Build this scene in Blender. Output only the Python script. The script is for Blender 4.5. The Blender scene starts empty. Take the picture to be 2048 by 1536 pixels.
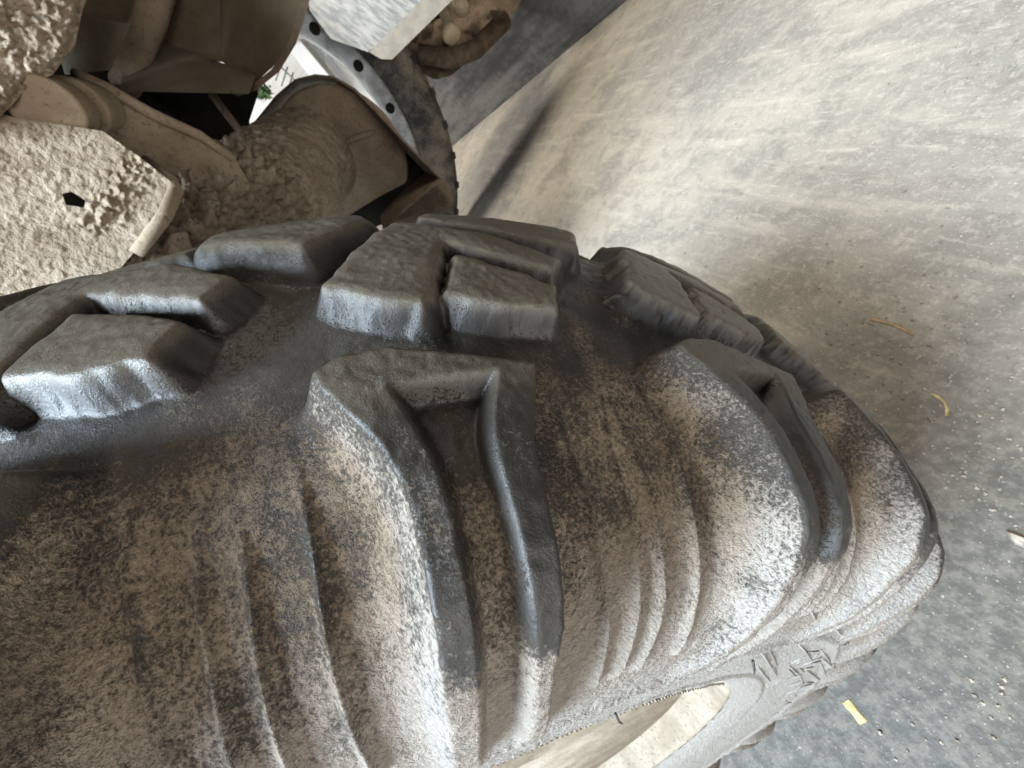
import bpy, bmesh, math, random
import numpy as np
from mathutils import Vector, Matrix

random.seed(7)
RNG = np.random.default_rng(7)
S = bpy.context.scene
COL = S.collection

# ------------------------------------------------------------------ camera
CAM = np.array([0.203, 0.4119, 0.7775])
RW = np.array([[0.3199, 0.5706, -0.7564], [0.5211, -0.7727, -0.3625], [-0.7913, -0.2782, -0.5445]])
_u, _s, _v = np.linalg.svd(RW); RW = _u @ _v          # rows: right, down, forward
FPX = 727.43                                          # focal length for a 2048 px wide frame
cd = bpy.data.cameras.new('camera'); cam = bpy.data.objects.new('camera', cd); COL.objects.link(cam)
cd.sensor_width = 36; cd.lens = FPX / 2048 * 36; cd.clip_start = 0.005; cd.clip_end = 200
M = Matrix.Identity(4)
for i in range(3):
    M[i][0] = RW[0][i]; M[i][1] = -RW[1][i]; M[i][2] = -RW[2][i]; M[i][3] = CAM[i]
cam.matrix_world = M
cd.dof.use_dof = True; cd.dof.focus_distance = 0.105; cd.dof.aperture_fstop = 26
S.camera = cam

# ------------------------------------------------------------------ world, lamps, exposure
W = bpy.data.worlds.new('World'); S.world = W; W.use_nodes = True
bg = W.node_tree.nodes['Background']; bg.inputs[0].default_value = (1.0, 0.93, 0.82, 1); bg.inputs[1].default_value = 0.06

def area(name, loc, target, size, power, color, sizey=None):
    l = bpy.data.lights.new(name, 'AREA'); l.energy = power; l.color = color
    l.shape = 'RECTANGLE'; l.size = size; l.size_y = sizey or size
    o = bpy.data.objects.new(name, l); COL.objects.link(o); o.location = loc
    o.rotation_euler = (Vector(target) - Vector(loc)).to_track_quat('-Z', 'Y').to_euler()
    return o
# open shed door on the near side of the machine (cool daylight from above and behind the wheel)
area('door_daylight', (1.1, -1.35, 3.2), (0.1, 0.3, 0.6), 1.3, 560, (0.72, 0.865, 1.0), 1.2)
# tall opening behind the machine, low cool light raking along the tread
area('rear_daylight', (0.9, -3.6, 2.1), (0.1, 0.3, 0.7), 1.4, 50, (0.72, 0.85, 1.0), 1.2)
# opening at the near side, lower and whiter, reaching the low sidewall and the rim
area('side_daylight', (3.0, 0.5, 0.55), (0.1, 0.1, 0.35), 1.6, 74, (1.0, 0.96, 0.91), 0.9)
# warm daylight on the far floor, lamp hung overhead to shorten the kerb's shadow
area('far_daylight', (-1.9, 2.0, 4.2), (-1.5, 1.2, 0.0), 1.8, 195, (1.0, 0.92, 0.78), 1.8)
# yard outside the gap
area('yard_daylight', (-4.6, -2.2, 5.0), (-6.0, -1.6, 1.8), 3.0, 520, (1.0, 0.99, 0.96), 3.0)

vs = S.view_settings; vs.view_transform = 'Standard'; vs.look = 'None'; vs.exposure = 0.15; vs.gamma = 1.0
S.cycles.use_denoising = True

# ------------------------------------------------------------------ helpers
def at(u, v, t):
    """world point seen at photo pixel (u, v) at depth t metres"""
    d = np.array([(u - 1024) / FPX, (v - 768) / FPX, 1.0])
    return CAM + t * (RW.T @ d)

def tag(o, label=None, cat=None, group=None, kind=None):
    if label: o['label'] = label
    if cat: o['category'] = cat
    if group: o['group'] = group
    if kind: o['kind'] = kind
    return o

def empty(name, loc, label, cat, group=None):
    o = bpy.data.objects.new(name, None); COL.objects.link(o); o.location = loc
    o.empty_display_size = 0.05
    return tag(o, label, cat, group)

def link(name, me, mat, parent=None):
    o = bpy.data.objects.new(name, me); COL.objects.link(o)
    if mat: me.materials.append(mat)
    if parent:
        o.parent = parent
    return o

def fast_mesh(name, verts, faces, smooth=True, attrs=None, normals=None):
    verts = np.asarray(verts, np.float32); faces = np.asarray(faces, np.int32)
    n = faces.shape[1]
    me = bpy.data.meshes.new(name)
    me.vertices.add(len(verts)); me.vertices.foreach_set('co', verts.ravel())
    me.loops.add(faces.size); me.loops.foreach_set('vertex_index', faces.ravel())
    me.polygons.add(len(faces))
    me.polygons.foreach_set('loop_start', np.arange(0, faces.size, n, dtype=np.int32))
    me.polygons.foreach_set('loop_total', np.full(len(faces), n, np.int32))
    me.polygons.foreach_set('use_smooth', np.full(len(faces), smooth))
    me.update(calc_edges=True); me.validate()
    for k, a in (attrs or {}).items():
        at_ = me.attributes.new(k, 'FLOAT', 'POINT'); at_.data.foreach_set('value', np.asarray(a, np.float32))
    if normals is not None:
        me.normals_split_custom_set_from_vertices(np.asarray(normals, np.float32).tolist())
    return me

def from_py(name, verts, faces, smooth=False):
    me = bpy.data.meshes.new(name); me.from_pydata([tuple(v) for v in verts], [], faces); me.update()
    bm = bmesh.new(); bm.from_mesh(me); bmesh.ops.recalc_face_normals(bm, faces=bm.faces); bm.to_mesh(me); bm.free()
    me.polygons.foreach_set('use_smooth', [smooth] * len(me.polygons))
    return me

def _hash(ix, iy, iz, seed):
    h = (ix.astype(np.uint32) * np.uint32(374761393) + iy.astype(np.uint32) * np.uint32(668265263)
         + iz.astype(np.uint32) * np.uint32(2147483647) + np.uint32(seed * 974634777 & 0xffffffff))
    h = (h ^ (h >> np.uint32(13))) * np.uint32(1274126177)
    h = h ^ (h >> np.uint32(16))
    return h.astype(np.float64) / 4294967295.0

def vnoise(x, y, z=None, seed=1):
    x = np.asarray(x, float); y = np.asarray(y, float); z = np.zeros_like(x) if z is None else np.asarray(z, float)
    x, y, z = np.broadcast_arrays(x, y, z)
    ix, iy, iz = np.floor(x).astype(np.int64), np.floor(y).astype(np.int64), np.floor(z).astype(np.int64)
    fx, fy, fz = x - ix, y - iy, z - iz
    fx, fy, fz = [q * q * (3 - 2 * q) for q in (fx, fy, fz)]
    r = 0
    for dx in (0, 1):
        for dy in (0, 1):
            for dz in (0, 1):
                w = (fx if dx else 1 - fx) * (fy if dy else 1 - fy) * (fz if dz else 1 - fz)
                r = r + w * _hash(ix + dx, iy + dy, iz + dz, seed)
    return r * 2 - 1

def fbm(x, y, z=None, oct=4, seed=1, gain=0.5):
    r = 0; a = 1.0
    for o in range(oct):
        f = 2.03 ** o
        r = r + a * vnoise(np.asarray(x) * f, np.asarray(y) * f, None if z is None else np.asarray(z) * f, seed + o)
        a *= gain
    return r

def sstep(a, b, x):
    t = np.clip((x - a) / (b - a), 0, 1); return t * t * (3 - 2 * t)

# ------------------------------------------------------------------ materials
class NT:
    def __init__(s, name):
        s.m = bpy.data.materials.new(name); s.m.use_nodes = True; s.t = s.m.node_tree; s.n = s.t.nodes
        s.b = s.n['Principled BSDF']
        s.co = s.n.new('ShaderNodeTexCoord')
    def lk(s, a, b): s.t.links.new(a, b)
    def noise(s, scale, detail=4, rough=0.55, vec=None, dist=0.0, sc3=None):
        n = s.n.new('ShaderNodeTexNoise'); n.inputs['Scale'].default_value = scale
        n.inputs['Detail'].default_value = detail; n.inputs['Roughness'].default_value = rough; n.inputs['Distortion'].default_value = dist
        src = vec or s.co.outputs['Object']
        if sc3:
            mp = s.n.new('ShaderNodeMapping'); mp.inputs['Scale'].default_value = sc3; s.lk(src, mp.inputs[0]); src = mp.outputs[0]
        s.lk(src, n.inputs['Vector']); return n.outputs['Fac']
    def voro(s, scale, feature='F1', out='Distance', rnd=1.0):
        n = s.n.new('ShaderNodeTexVoronoi'); n.feature = feature; n.inputs['Scale'].default_value = scale
        n.inputs['Randomness'].default_value = rnd
        s.lk(s.co.outputs['Object'], n.inputs['Vector']); return n.outputs[out]
    def math(s, op, a, b=None, clamp=False):
        n = s.n.new('ShaderNodeMath'); n.operation = op; n.use_clamp = clamp
        for i, q in enumerate((a, b)):
            if q is None: continue
            if isinstance(q, (int, float)): n.inputs[i].default_value = q
            else: s.lk(q, n.inputs[i])
        return n.outputs[0]
    def ramp(s, fac, lo, hi, a=0.0, b=1.0):
        n = s.n.new('ShaderNodeMapRange'); n.interpolation_type = 'SMOOTHSTEP'
        s.lk(fac, n.inputs[0]); n.inputs[1].default_value = lo; n.inputs[2].default_value = hi
        n.inputs[3].default_value = a; n.inputs[4].default_value = b; return n.outputs[0]
    def mix(s, fac, a, b):
        n = s.n.new('ShaderNodeMix'); n.data_type = 'RGBA'
        if isinstance(fac, (int, float)): n.inputs[0].default_value = fac
        else: s.lk(fac, n.inputs[0])
        for i, q in ((6, a), (7, b)):
            if isinstance(q, tuple): n.inputs[i].default_value = (*q, 1)
            else: s.lk(q, n.inputs[i])
        return n.outputs[2]
    def attr(s, name):
        n = s.n.new('ShaderNodeAttribute'); n.attribute_name = name; return n.outputs['Fac']
    def bump(s, h, strength=0.5, dist=0.001, prev=None):
        n = s.n.new('ShaderNodeBump'); n.inputs['Strength'].default_value = strength; n.inputs['Distance'].default_value = dist
        s.lk(h, n.inputs['Height'])
        if prev is not None: s.lk(prev, n.inputs['Normal'])
        s.lk(n.outputs[0], s.b.inputs['Normal']); return n.outputs[0]
    def set(s, color=None, rough=None, spec=None, metal=None):
        for k, q in (('Base Color', color), ('Roughness', rough), ('Specular IOR Level', spec), ('Metallic', metal)):
            if q is None: continue
            if isinstance(q, tuple): s.b.inputs[k].default_value = (*q, 1)
            elif isinstance(q, (int, float)): s.b.inputs[k].default_value = q
            else: s.lk(q, s.b.inputs[k])
        return s.m

def mat_tyre():
    t = NT('dusty_worn_rubber')
    dust = t.attr('dust'); pale = t.attr('pale')
    n1 = t.noise(60, 5, 0.6); n2 = t.noise(680, 6, 0.76); n3 = t.noise(1600, 3, 0.6)
    grain = t.math('ADD', t.math('ADD', t.math('MULTIPLY', n1, 0.22), t.math('MULTIPLY', n2, 0.50)), t.math('MULTIPLY', n3, 0.28))
    thr = t.math('SUBTRACT', t.math('ADD', grain, dust), 1.0)
    mask = t.ramp(thr, -0.055, 0.065)
    film = t.ramp(t.math('ADD', t.math('MULTIPLY', n1, 0.5), dust), 0.35, 1.25)
    rub = t.mix(t.noise(30, 3), (0.009, 0.009, 0.0092), (0.021, 0.0195, 0.018))
    rub = t.mix(t.math('MULTIPLY', film, 0.42), rub, (0.095, 0.073, 0.050))
    rub = t.mix(t.math('MULTIPLY', t.attr('film'), t.ramp(n2, 0.32, 0.62, 0.35, 0.85)), rub, (0.098, 0.082, 0.060))
    du = t.mix(t.ramp(t.noise(18, 3), 0.35, 0.65), (0.225, 0.165, 0.11), (0.30, 0.236, 0.17))
    du = t.mix(pale, du, (0.36, 0.335, 0.305))
    du = t.mix(t.math('MULTIPLY', t.ramp(n3, 0.38, 0.66), 0.45), du, (0.12, 0.088, 0.06))
    col = t.mix(t.math('MULTIPLY', mask, 0.80), rub, du)
    rough = t.math('ADD', t.math('MULTIPLY', mask, 0.36), t.math('ADD', t.math('MULTIPLY', n2, 0.16), 0.33))
    t.set(col, rough, 0.34)
    crust = t.math('MULTIPLY', t.math('MULTIPLY', t.ramp(t.noise(420, 4, 0.65), 0.35, 0.7), mask), t.ramp(dust, 0.5, 0.66, 0.25, 1.0))
    b1 = t.bump(t.math('ADD', t.math('MULTIPLY', mask, 0.4), t.math('ADD', t.math('MULTIPLY', n2, t.math('ADD', t.math('MULTIPLY', mask, 0.6), 0.22)), t.math('MULTIPLY', crust, 1.6))), 0.75, 0.0012)
    t.bump(n3, 0.35, 0.0006, b1)
    return t.m

def mat_mud(name, c1, c2, c3, scale=1.0, bump=0.8, rough=0.9):
    t = NT(name)
    n1 = t.noise(14 * scale, 5, 0.6); n2 = t.noise(95 * scale, 5, 0.7); n3 = t.noise(320 * scale, 3, 0.6)
    col = t.mix(t.ramp(n1, 0.35, 0.68), c1, c2)
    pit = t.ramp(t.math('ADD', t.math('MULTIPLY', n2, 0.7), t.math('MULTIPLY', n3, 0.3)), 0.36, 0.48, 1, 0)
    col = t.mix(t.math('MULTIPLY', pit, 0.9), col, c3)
    t.set(col, rough, 0.2)
    b = t.bump(n2, bump, 0.006 / scale)
    t.bump(n3, bump * 0.6, 0.002 / scale, b)
    return t.m

def mat_paint(name, c1, c2, rough=0.55, scale=8, spec=0.2, bump=0.2, sc3=None, metal=0.0):
    t = NT(name)
    n1 = t.noise(scale, 5, 0.6, sc3=sc3); n2 = t.noise(scale * 14, 4, 0.6)
    f = t.ramp(t.math('ADD', t.math('MULTIPLY', n1, 0.75), t.math('MULTIPLY', n2, 0.25)), 0.36, 0.64)
    t.set(t.mix(f, c1, c2), t.math('ADD', t.math('MULTIPLY', n2, 0.2), rough - 0.1), spec, metal)
    t.bump(n2, bump, 0.002)
    return t.m

def mat_floor():
    t = NT('worn_concrete')
    big = t.noise(0.9, 5, 0.6); mid = t.noise(5.0, 6, 0.65, dist=0.6); fine = t.noise(60, 5, 0.7); spk = t.noise(260, 3, 0.6)
    stk = t.noise(7.0, 5, 0.6, sc3=(0.35, 2.2, 1))
    col = t.mix(t.ramp(big, 0.38, 0.64), (0.215, 0.198, 0.172), (0.335, 0.298, 0.242))
    col = t.mix(t.math('MULTIPLY', t.ramp(mid, 0.46, 0.64), 0.55), col, (0.135, 0.125, 0.112))
    col = t.mix(t.math('MULTIPLY', t.ramp(t.noise(19, 6, 0.7, dist=0.5), 0.48, 0.62), 0.40), col, (0.15, 0.135, 0.12))
    col = t.mix(t.math('MULTIPLY', t.ramp(stk, 0.52, 0.70), 0.42), col, (0.43, 0.385, 0.31))
    col = t.mix(t.math('MULTIPLY', t.ramp(t.noise(26, 5, 0.7, sc3=(0.3, 2.0, 1)), 0.56, 0.68), 0.45), col, (0.45, 0.40, 0.33))
    col = t.mix(t.math('MULTIPLY', t.ramp(fine, 0.50, 0.66), 0.42), col, (0.41, 0.37, 0.31))
    col = t.mix(t.math('MULTIPLY', t.ramp(spk, 0.60, 0.70), 0.7), col, (0.50, 0.46, 0.40))
    col = t.mix(t.math('MULTIPLY', t.ramp(spk, 0.40, 0.30), 0.55), col, (0.06, 0.055, 0.05))
    # noise-edged darker patch of concrete beside the wheel
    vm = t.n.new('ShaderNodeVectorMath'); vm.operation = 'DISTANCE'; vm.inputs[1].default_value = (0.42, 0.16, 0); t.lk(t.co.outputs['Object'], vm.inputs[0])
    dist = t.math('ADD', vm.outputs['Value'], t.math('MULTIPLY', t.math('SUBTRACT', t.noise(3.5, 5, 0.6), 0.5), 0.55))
    dark_patch = t.ramp(dist, 0.36, 0.95, 0.95, 0.0)
    col = t.mix(dark_patch, col, t.mix(t.ramp(fine, 0.40, 0.62), (0.050, 0.044, 0.036), (0.098, 0.085, 0.068)))
    col = t.mix(t.math('MULTIPLY', t.ramp(spk, 0.63, 0.72), 0.5), col, (0.40, 0.37, 0.33))
    t.set(col, t.math('ADD', t.math('MULTIPLY', mid, 0.25), 0.42), 0.22)
    b = t.bump(fine, 0.4, 0.004)
    t.bump(spk, 0.3, 0.0012, b)
    return t.m

MT = mat_tyre()
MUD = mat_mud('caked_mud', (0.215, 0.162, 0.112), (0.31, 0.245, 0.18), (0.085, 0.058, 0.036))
MUDF = mat_mud('dried_mud_film', (0.21, 0.155, 0.105), (0.275, 0.21, 0.15), (0.12, 0.085, 0.055), 1.0, 0.3)
MUDD = mat_mud('dark_mud', (0.085, 0.062, 0.04), (0.13, 0.095, 0.065), (0.04, 0.028, 0.018), 1.0, 0.4)
PAINT = mat_paint('dusty_cream_paint', (0.27, 0.24, 0.18), (0.34, 0.30, 0.235), 0.6, 6)
PAINTM = mat_paint('dusty_olive_paint', (0.12, 0.10, 0.068), (0.19, 0.16, 0.115), 0.7, 9)
PAINTD = mat_paint('dusty_dark_paint', (0.075, 0.058, 0.036), (0.12, 0.095, 0.062), 0.6, 6)
RUST = mat_paint('rusty_steel', (0.06, 0.042, 0.028), (0.13, 0.09, 0.06), 0.6, 25, bump=0.5)
BLACK = mat_paint('void_and_hose_black', (0.010, 0.010, 0.008), (0.020, 0.018, 0.014), 0.9, 12, spec=0.05)  # near-black stands in for the shade in gaps and holes; also colours the hose
WHITE = mat_paint('white_rim_paint', (0.20, 0.20, 0.195), (0.50, 0.52, 0.54), 0.5, 9)
BLUEW = mat_paint('scuffed_pale_paint', (0.20, 0.245, 0.30), (0.50, 0.55, 0.59), 0.4, 12, sc3=(1, 5, 1))
GREYP = mat_paint('grey_steel_edge', (0.30, 0.31, 0.31), (0.42, 0.43, 0.42), 0.4, 14)
FARRUB = mat_paint('dusty_far_rubber', (0.035, 0.035, 0.036), (0.23, 0.195, 0.15), 0.7, 6)
DARKRUB = mat_paint('dark_far_rubber', (0.022, 0.022, 0.022), (0.06, 0.056, 0.05), 0.6, 20, bump=0.5)
OCHRE = mat_paint('ochre_bolt', (0.40, 0.31, 0.20), (0.50, 0.40, 0.28), 0.6, 40)
KERB = mat_paint('smooth_grey_concrete', (0.05, 0.05, 0.05), (0.17, 0.163, 0.155), 0.4, 1.6, bump=0.05, sc3=(0.5, 2.0, 5.0))
RIMM = mat_mud('dust_covered_rim', (0.19, 0.155, 0.115), (0.275, 0.235, 0.185), (0.11, 0.08, 0.055), 2.2, 0.5)
YARD = mat_paint('pale_yard_wall', (0.66, 0.65, 0.61), (0.74, 0.73, 0.70), 0.7, 2)
YARDW = mat_paint('white_frame', (0.80, 0.80, 0.79), (0.84, 0.84, 0.83), 0.5, 3)
YARDD = mat_paint('grey_yard_rail', (0.20, 0.20, 0.20), (0.27, 0.27, 0.26), 0.6, 3)
GREEN = mat_paint('yard_foliage', (0.03, 0.065, 0.025), (0.09, 0.15, 0.06), 0.7, 30)
STRAW = mat_paint('straw', (0.30, 0.215, 0.095), (0.50, 0.39, 0.20), 0.6, 120, bump=0.4)
STRAWD = mat_paint('old_straw', (0.22, 0.16, 0.09), (0.34, 0.25, 0.15), 0.6, 120, bump=0.4)
CRUMB = mat_paint('floor_crumb', (0.19, 0.155, 0.12), (0.37, 0.32, 0.26), 0.95, 90, spec=0.05)

# ------------------------------------------------------------------ floor and kerb
R_AX = 0.475
bm = bmesh.new()
bmesh.ops.create_grid(bm, x_segments=40, y_segments=40, size=14)
me = bpy.data.meshes.new('floor'); bm.to_mesh(me); bm.free()
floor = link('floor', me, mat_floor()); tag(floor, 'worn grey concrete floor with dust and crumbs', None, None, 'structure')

def prism(name, pts_xy, z0, z1, mat, parent=None):
    n = len(pts_xy)
    v = [(x, y, z0) for x, y in pts_xy] + [(x, y, z1) for x, y in pts_xy]
    f = [tuple(range(n))[::-1], tuple(range(n, 2 * n))] + [(i, (i + 1) % n, n + (i + 1) % n, n + i) for i in range(n)]
    return link(name, from_py(name, v, f), mat, parent)
ka, kb = np.array([-2.195, 1.802]), np.array([-4.99, 0.929])
kd = (kb - ka) / np.linalg.norm(kb - ka); kn = np.array([kd[1], -kd[0]])
if kn @ (np.array([0.2, 0.4]) - ka) > 0: kn = -kn
p0, p1 = ka - kd * 4.0, kb + kd * 3.0
kerb = prism('kerb', [p0, p1, p1 + kn * 0.5, p0 + kn * 0.5], 0.001, 0.62, KERB)
tag(kerb, 'low smooth grey concrete plinth at the far edge of the floor', None, None, 'structure')

# ------------------------------------------------------------------ the tyre: one height field, split into its parts
G0 = 50.0                     # degrees between the top of the wheel and lug angle zero
PITCH = 360.0 / 23
base_pts = np.array([(0, .4675), (.04, .4632), (.08, .4525), (.11, .4400), (.134, .4270), (.153, .409), (.163, .392),
                     (.168, .37), (.1685, .345), (.1665, .318), (.1632, .296), (.1592, .278), (.1543, .264), (.1482, .2545)])
outer_pts = np.array([(0, .482), (.04, .4775), (.085, .4655), (.104, .460), (.118, .456), (.145, .442), (.160, .4315), (.1675, .421),
                      (.172, .405), (.1738, .384), (.173, .362), (.1692, .340), (.166, .318)])
def chaikin(P, n):
    for _ in range(n):
        Q = [P[0]]
        for a, b in zip(P[:-1], P[1:]): Q += [a * .75 + b * .25, a * .25 + b * .75]
        P = np.array(Q + [P[-1]])
    return P
bsm = chaikin(base_pts, 4)
bl = np.r_[0, np.cumsum(np.linalg.norm(np.diff(bsm, axis=0), axis=1))]
SMAX = bl[-1]
def bpos(s):
    s = np.asarray(s); a = np.abs(s)
    return np.interp(a, bl, bsm[:, 0]) * np.sign(np.where(s == 0, 1, s)), np.interp(a, bl, bsm[:, 1])
_ss = np.linspace(0, SMAX, 900)
_bx, _br = bpos(_ss)
_tx, _tr = np.gradient(_bx, _ss), np.gradient(_br, _ss)
ker = np.hanning(41); ker /= ker.sum()
def smooth1(a):
    return np.convolve(np.pad(a, 20, mode='edge'), ker, mode='valid')
_nx, _nr = -smooth1(_tr), smooth1(_tx)
_l = np.hypot(_nx, _nr); _nx, _nr = _nx / _l, _nr / _l
_nx[0] = 0; _nr[0] = 1
osm = chaikin(outer_pts, 1)
def ray_h(x, r, nx, nr):
    best = 0.0
    for a, b in zip(osm[:-1], osm[1:]):
        e = b - a; den = nx * e[1] - nr * e[0]
        if abs(den) < 1e-12: continue
        t = ((a[0] - x) * e[1] - (a[1] - r) * e[0]) / den
        q = ((a[0] - x) * nr - (a[1] - r) * nx) / den
        if -0.001 < q < 1.001 and 0 < t < 0.05: best = max(best, t)
    return best
_H = np.array([ray_h(*z) for z in zip(_bx, _br, _nx, _nr)])
_ox, _or = _bx + _nx * _H, _br + _nr * _H
def s_of(x, r=None):
    """arc parameter of the outer-surface point (x, r); r only matters below the elbow"""
    if r is None: r = np.interp(x, osm[:9, 0], osm[:9, 1])
    return _ss[np.argmin((_ox - x) ** 2 + (_or - r) ** 2)]
def Hs(s): return np.interp(np.abs(s), _ss, _H)

phi_f = np.concatenate([np.arange(-24, 30, 0.085), np.arange(30, 62, 0.14), np.arange(62, 138, 0.28), np.arange(138, 336, 1.2)])
NP = len(phi_f)
s_f = np.concatenate([-np.linspace(SMAX, 0.10, 34), -np.arange(0.098, 0.012, -0.002), np.arange(-0.012, 0.24, 0.00085), np.arange(0.24, SMAX - .0005, 0.0011), [SMAX]])
NS = len(s_f)
PH, SS = np.meshgrid(phi_f, s_f, indexing='ij')
HH = np.zeros_like(PH); LAB = np.zeros(PH.shape, np.int32)
FLANK_SHEEN = np.zeros_like(PH); FM = np.zeros_like(PH)   # highlight painted pale on lug flanks, filmed block tops
DK = np.zeros_like(PH)                     # rubbed (dust-free) lug crowns
HB = Hs(SS)
RB = bpos(SS)[1]
labels = {}

def poly_sdf(px, py, P):
    d = np.full(px.shape, 1e9); sgn = np.ones(px.shape); n = len(P); j = n - 1
    for i in range(n):
        ax, ay = P[j]; bx_, by_ = P[i]; ex, ey = bx_ - ax, by_ - ay
        wx, wy = px - ax, py - ay
        t = np.clip((wx * ex + wy * ey) / (ex * ex + ey * ey), 0, 1)
        d = np.minimum(d, (wx - ex * t) ** 2 + (wy - ey * t) ** 2)
        c = ((ay > py) != (by_ > py)) & (px < (bx_ - ax) * (py - ay) / (by_ - ay + 1e-15) + ax)
        sgn = np.where(c, -sgn, sgn); j = i
    return np.sqrt(d) * sgn
RA = 0.465
def flank(t):
    t = np.clip(t, 0, 1); return 0.72 * t + 0.28 * t * t * (3 - 2 * t)
def window(lo, hi):
    # indices of phi (with wrap) inside [lo, hi]
    c = (lo + hi) / 2
    d = (phi_f - c + 180) % 360 - 180
    idx = np.where(np.abs(d) <= (hi - lo) / 2)[0]
    return idx, d[idx] + c
NOI = fbm(PH * 0.9, SS * 130, oct=3, seed=11)            # edge wander, about 8 mm
NOF = fbm(PH * 4.0, SS * 520, oct=3, seed=23)            # chips
def put(idx, sel, h, key, thr=0.0022, dark=None, sheen=None, fm=None):
    sub = HH[np.ix_(idx, sel)]; m = h > sub
    HH[np.ix_(idx, sel)] = np.maximum(sub, h)
    if key not in labels: labels[key] = len(labels) + 1
    L = LAB[np.ix_(idx, sel)]; L[m & (h > thr)] = labels[key]; LAB[np.ix_(idx, sel)] = L
    if dark is not None:
        D = DK[np.ix_(idx, sel)]; D = np.where(m, dark, D); DK[np.ix_(idx, sel)] = D
    for arr, val in ((FLANK_SHEEN, sheen), (FM, fm)):
        if val is not None:
            D = arr[np.ix_(idx, sel)]; D = np.where(m, val, D); arr[np.ix_(idx, sel)] = D
def block(k, poly, key, w=0.0065, drop=0.0, side=1, off=0.0, wob=0.0010):
    ph0 = k * PITCH - PITCH + off      # local zero of lug k (k = 1 is nearest)
    lo, hi = min(p[0] for p in poly) - 3, max(p[0] for p in poly) + 3
    idx, ph = window(ph0 + lo, ph0 + hi)
    if len(idx) == 0: return
    sel = np.where(SS[0] * side > -0.11)[0] if side > 0 else np.where(SS[0] < 0.11)[0]
    P = [(math.radians(p) * RA, s_of(abs(x)) * (1 if x >= 0 else -1) * side) for p, x in poly]
    a = np.radians(ph - ph0)[:, None] * RA + 0 * s_f[sel][None]
    b = 0 * ph[:, None] + s_f[sel][None]
    no = NOI[np.ix_(idx, sel)]; nf = NOF[np.ix_(idx, sel)]
    d = poly_sdf(a, b, P) + no * wob + nf * max(0.0003, wob * 0.3)
    H = HB[np.ix_(idx, sel)] - drop
    t = 1 - d / w
    h = H * (0.86 * flank(t) + 0.14 * sstep(0, 1, 1 - d / 0.017))
    top = sstep(0.7, 1.0, t); stri = np.clip(vnoise(a * 30 + k * 3.1, b * 420, seed=91), 0, 1) ** 2
    crack = np.clip(1 - np.abs(fbm(a * 90 + 5 * k, b * 260, oct=3, seed=31 + k)) / 0.05, 0, 1) * sstep(0.1, 0.5, vnoise(a * 45, b * 45, seed=77 + k))
    h = h + top * (no * 0.00006 + nf * 0.00004 - crack * 0.0012 - stri * 0.00012)
    # rounded, worn shoulder of the block
    h = h - 0.0006 * sstep(-0.0040, 0.0005, d) * sstep(.006, 0.0, d)
    put(idx, sel, np.maximum(h, 0), key, 0.003, dark=np.clip(t, 0, 1) * 0.9, fm=sstep(0.55, 1.0, t))

A = [(1.0, .064), (2.8, .074), (4.9, .080), (5.3, .076), (6.75, .035), (9.0, .046), (12.0, .060), (12.9, .048), (9.8, .027), (4.6, .010), (3.2, .028)]
SB = [(6.05, .075), (7.05, .049), (9.2, .0585), (11.65, .0715), (10.85, .085), (8.4, .0835)]
B1 = [(6.0, .002), (9.7, .014), (15.0, .030), (16.6, .0), (17.0, -.05), (12.0, -.06), (7.5, -.05)]
LL0 = [(-2.0, .004), (5.0, .003), (9.5, .003), (9.7, -.05), (-2.0, -.05)]
B0 = [(10.7, .010), (15.6, .029), (18.6, -.004), (18.0, -.05), (11.2, -.05)]
for k in range(0, 23):
    rag = 0.0019 if k in (2, 3) else 0.0010                 # the next blocks round are torn and chipped
    block(k, A, ('tread_block', k), wob=rag)
    block(k, SB, ('inner_tread_block', k), w=0.0055, wob=rag)
    if k == 0:
        block(k, LL0, ('far_tread_strip', k), drop=0.004); block(k, B0, ('far_tread_block', k), w=0.011)
    else:
        block(k, B1, ('far_tread_block', k))

# shoulder lugs: edges as functions of arc length
sx = lambda x, r=None: s_of(x, r)
kL = [(sx(.095), .3), (sx(.104), .65), (sx(.1156), 1.15), (sx(.127), 2.2), (sx(.1367), 2.8), (sx(.1525), 3.25), (sx(.1624, .428), 3.4), (sx(.1702, .410), 3.25), (sx(.1725, .365), 2.9), (sx(.169, .338), 2.8)]
kF = [(sx(.095), -2.4), (sx(.104), -1.6), (sx(.1156), -.5), (sx(.127), .4), (sx(.1367), .95), (sx(.1525), 1.35), (sx(.1624, .428), 1.4), (sx(.1702, .410), 1.15), (sx(.1725, .365), 1.3), (sx(.169, .338), 1.5)]
kR = [(sx(.095), 9.0), (sx(.118), 8.4), (sx(.132), 7.8), (sx(.148), 7.35), (sx(.157), 7.4), (sx(.1672, .421), 7.3), (sx(.171, .405), 6.95), (sx(.1725, .367), 7.15), (sx(.169, .338), 7.3)]
cL = [(sx(.113), 3.1), (sx(.121), 3.5), (sx(.1368), 4.15), (sx(.1522), 4.5), (sx(.1655, .424), 4.6), (sx(.1724, .378), 4.3), (sx(.169, .338), 4.2)]
cR = [(sx(.113), 6.9), (sx(.121), 6.55), (sx(.137), 5.85), (sx(.1534), 6.0), (sx(.1655, .424), 6.05), (sx(.1724, .378), 6.1), (sx(.169, .338), 6.4)]
def itp(tab, s):
    # gently smoothed polyline through the table
    a = np.array([q[0] for q in tab]); b = np.array([q[1] for q in tab]); w = 0.007
    return sum(np.interp(s + d, a, b) for d in (-w, -w / 2, 0, w / 2, w)) / 5
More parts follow.
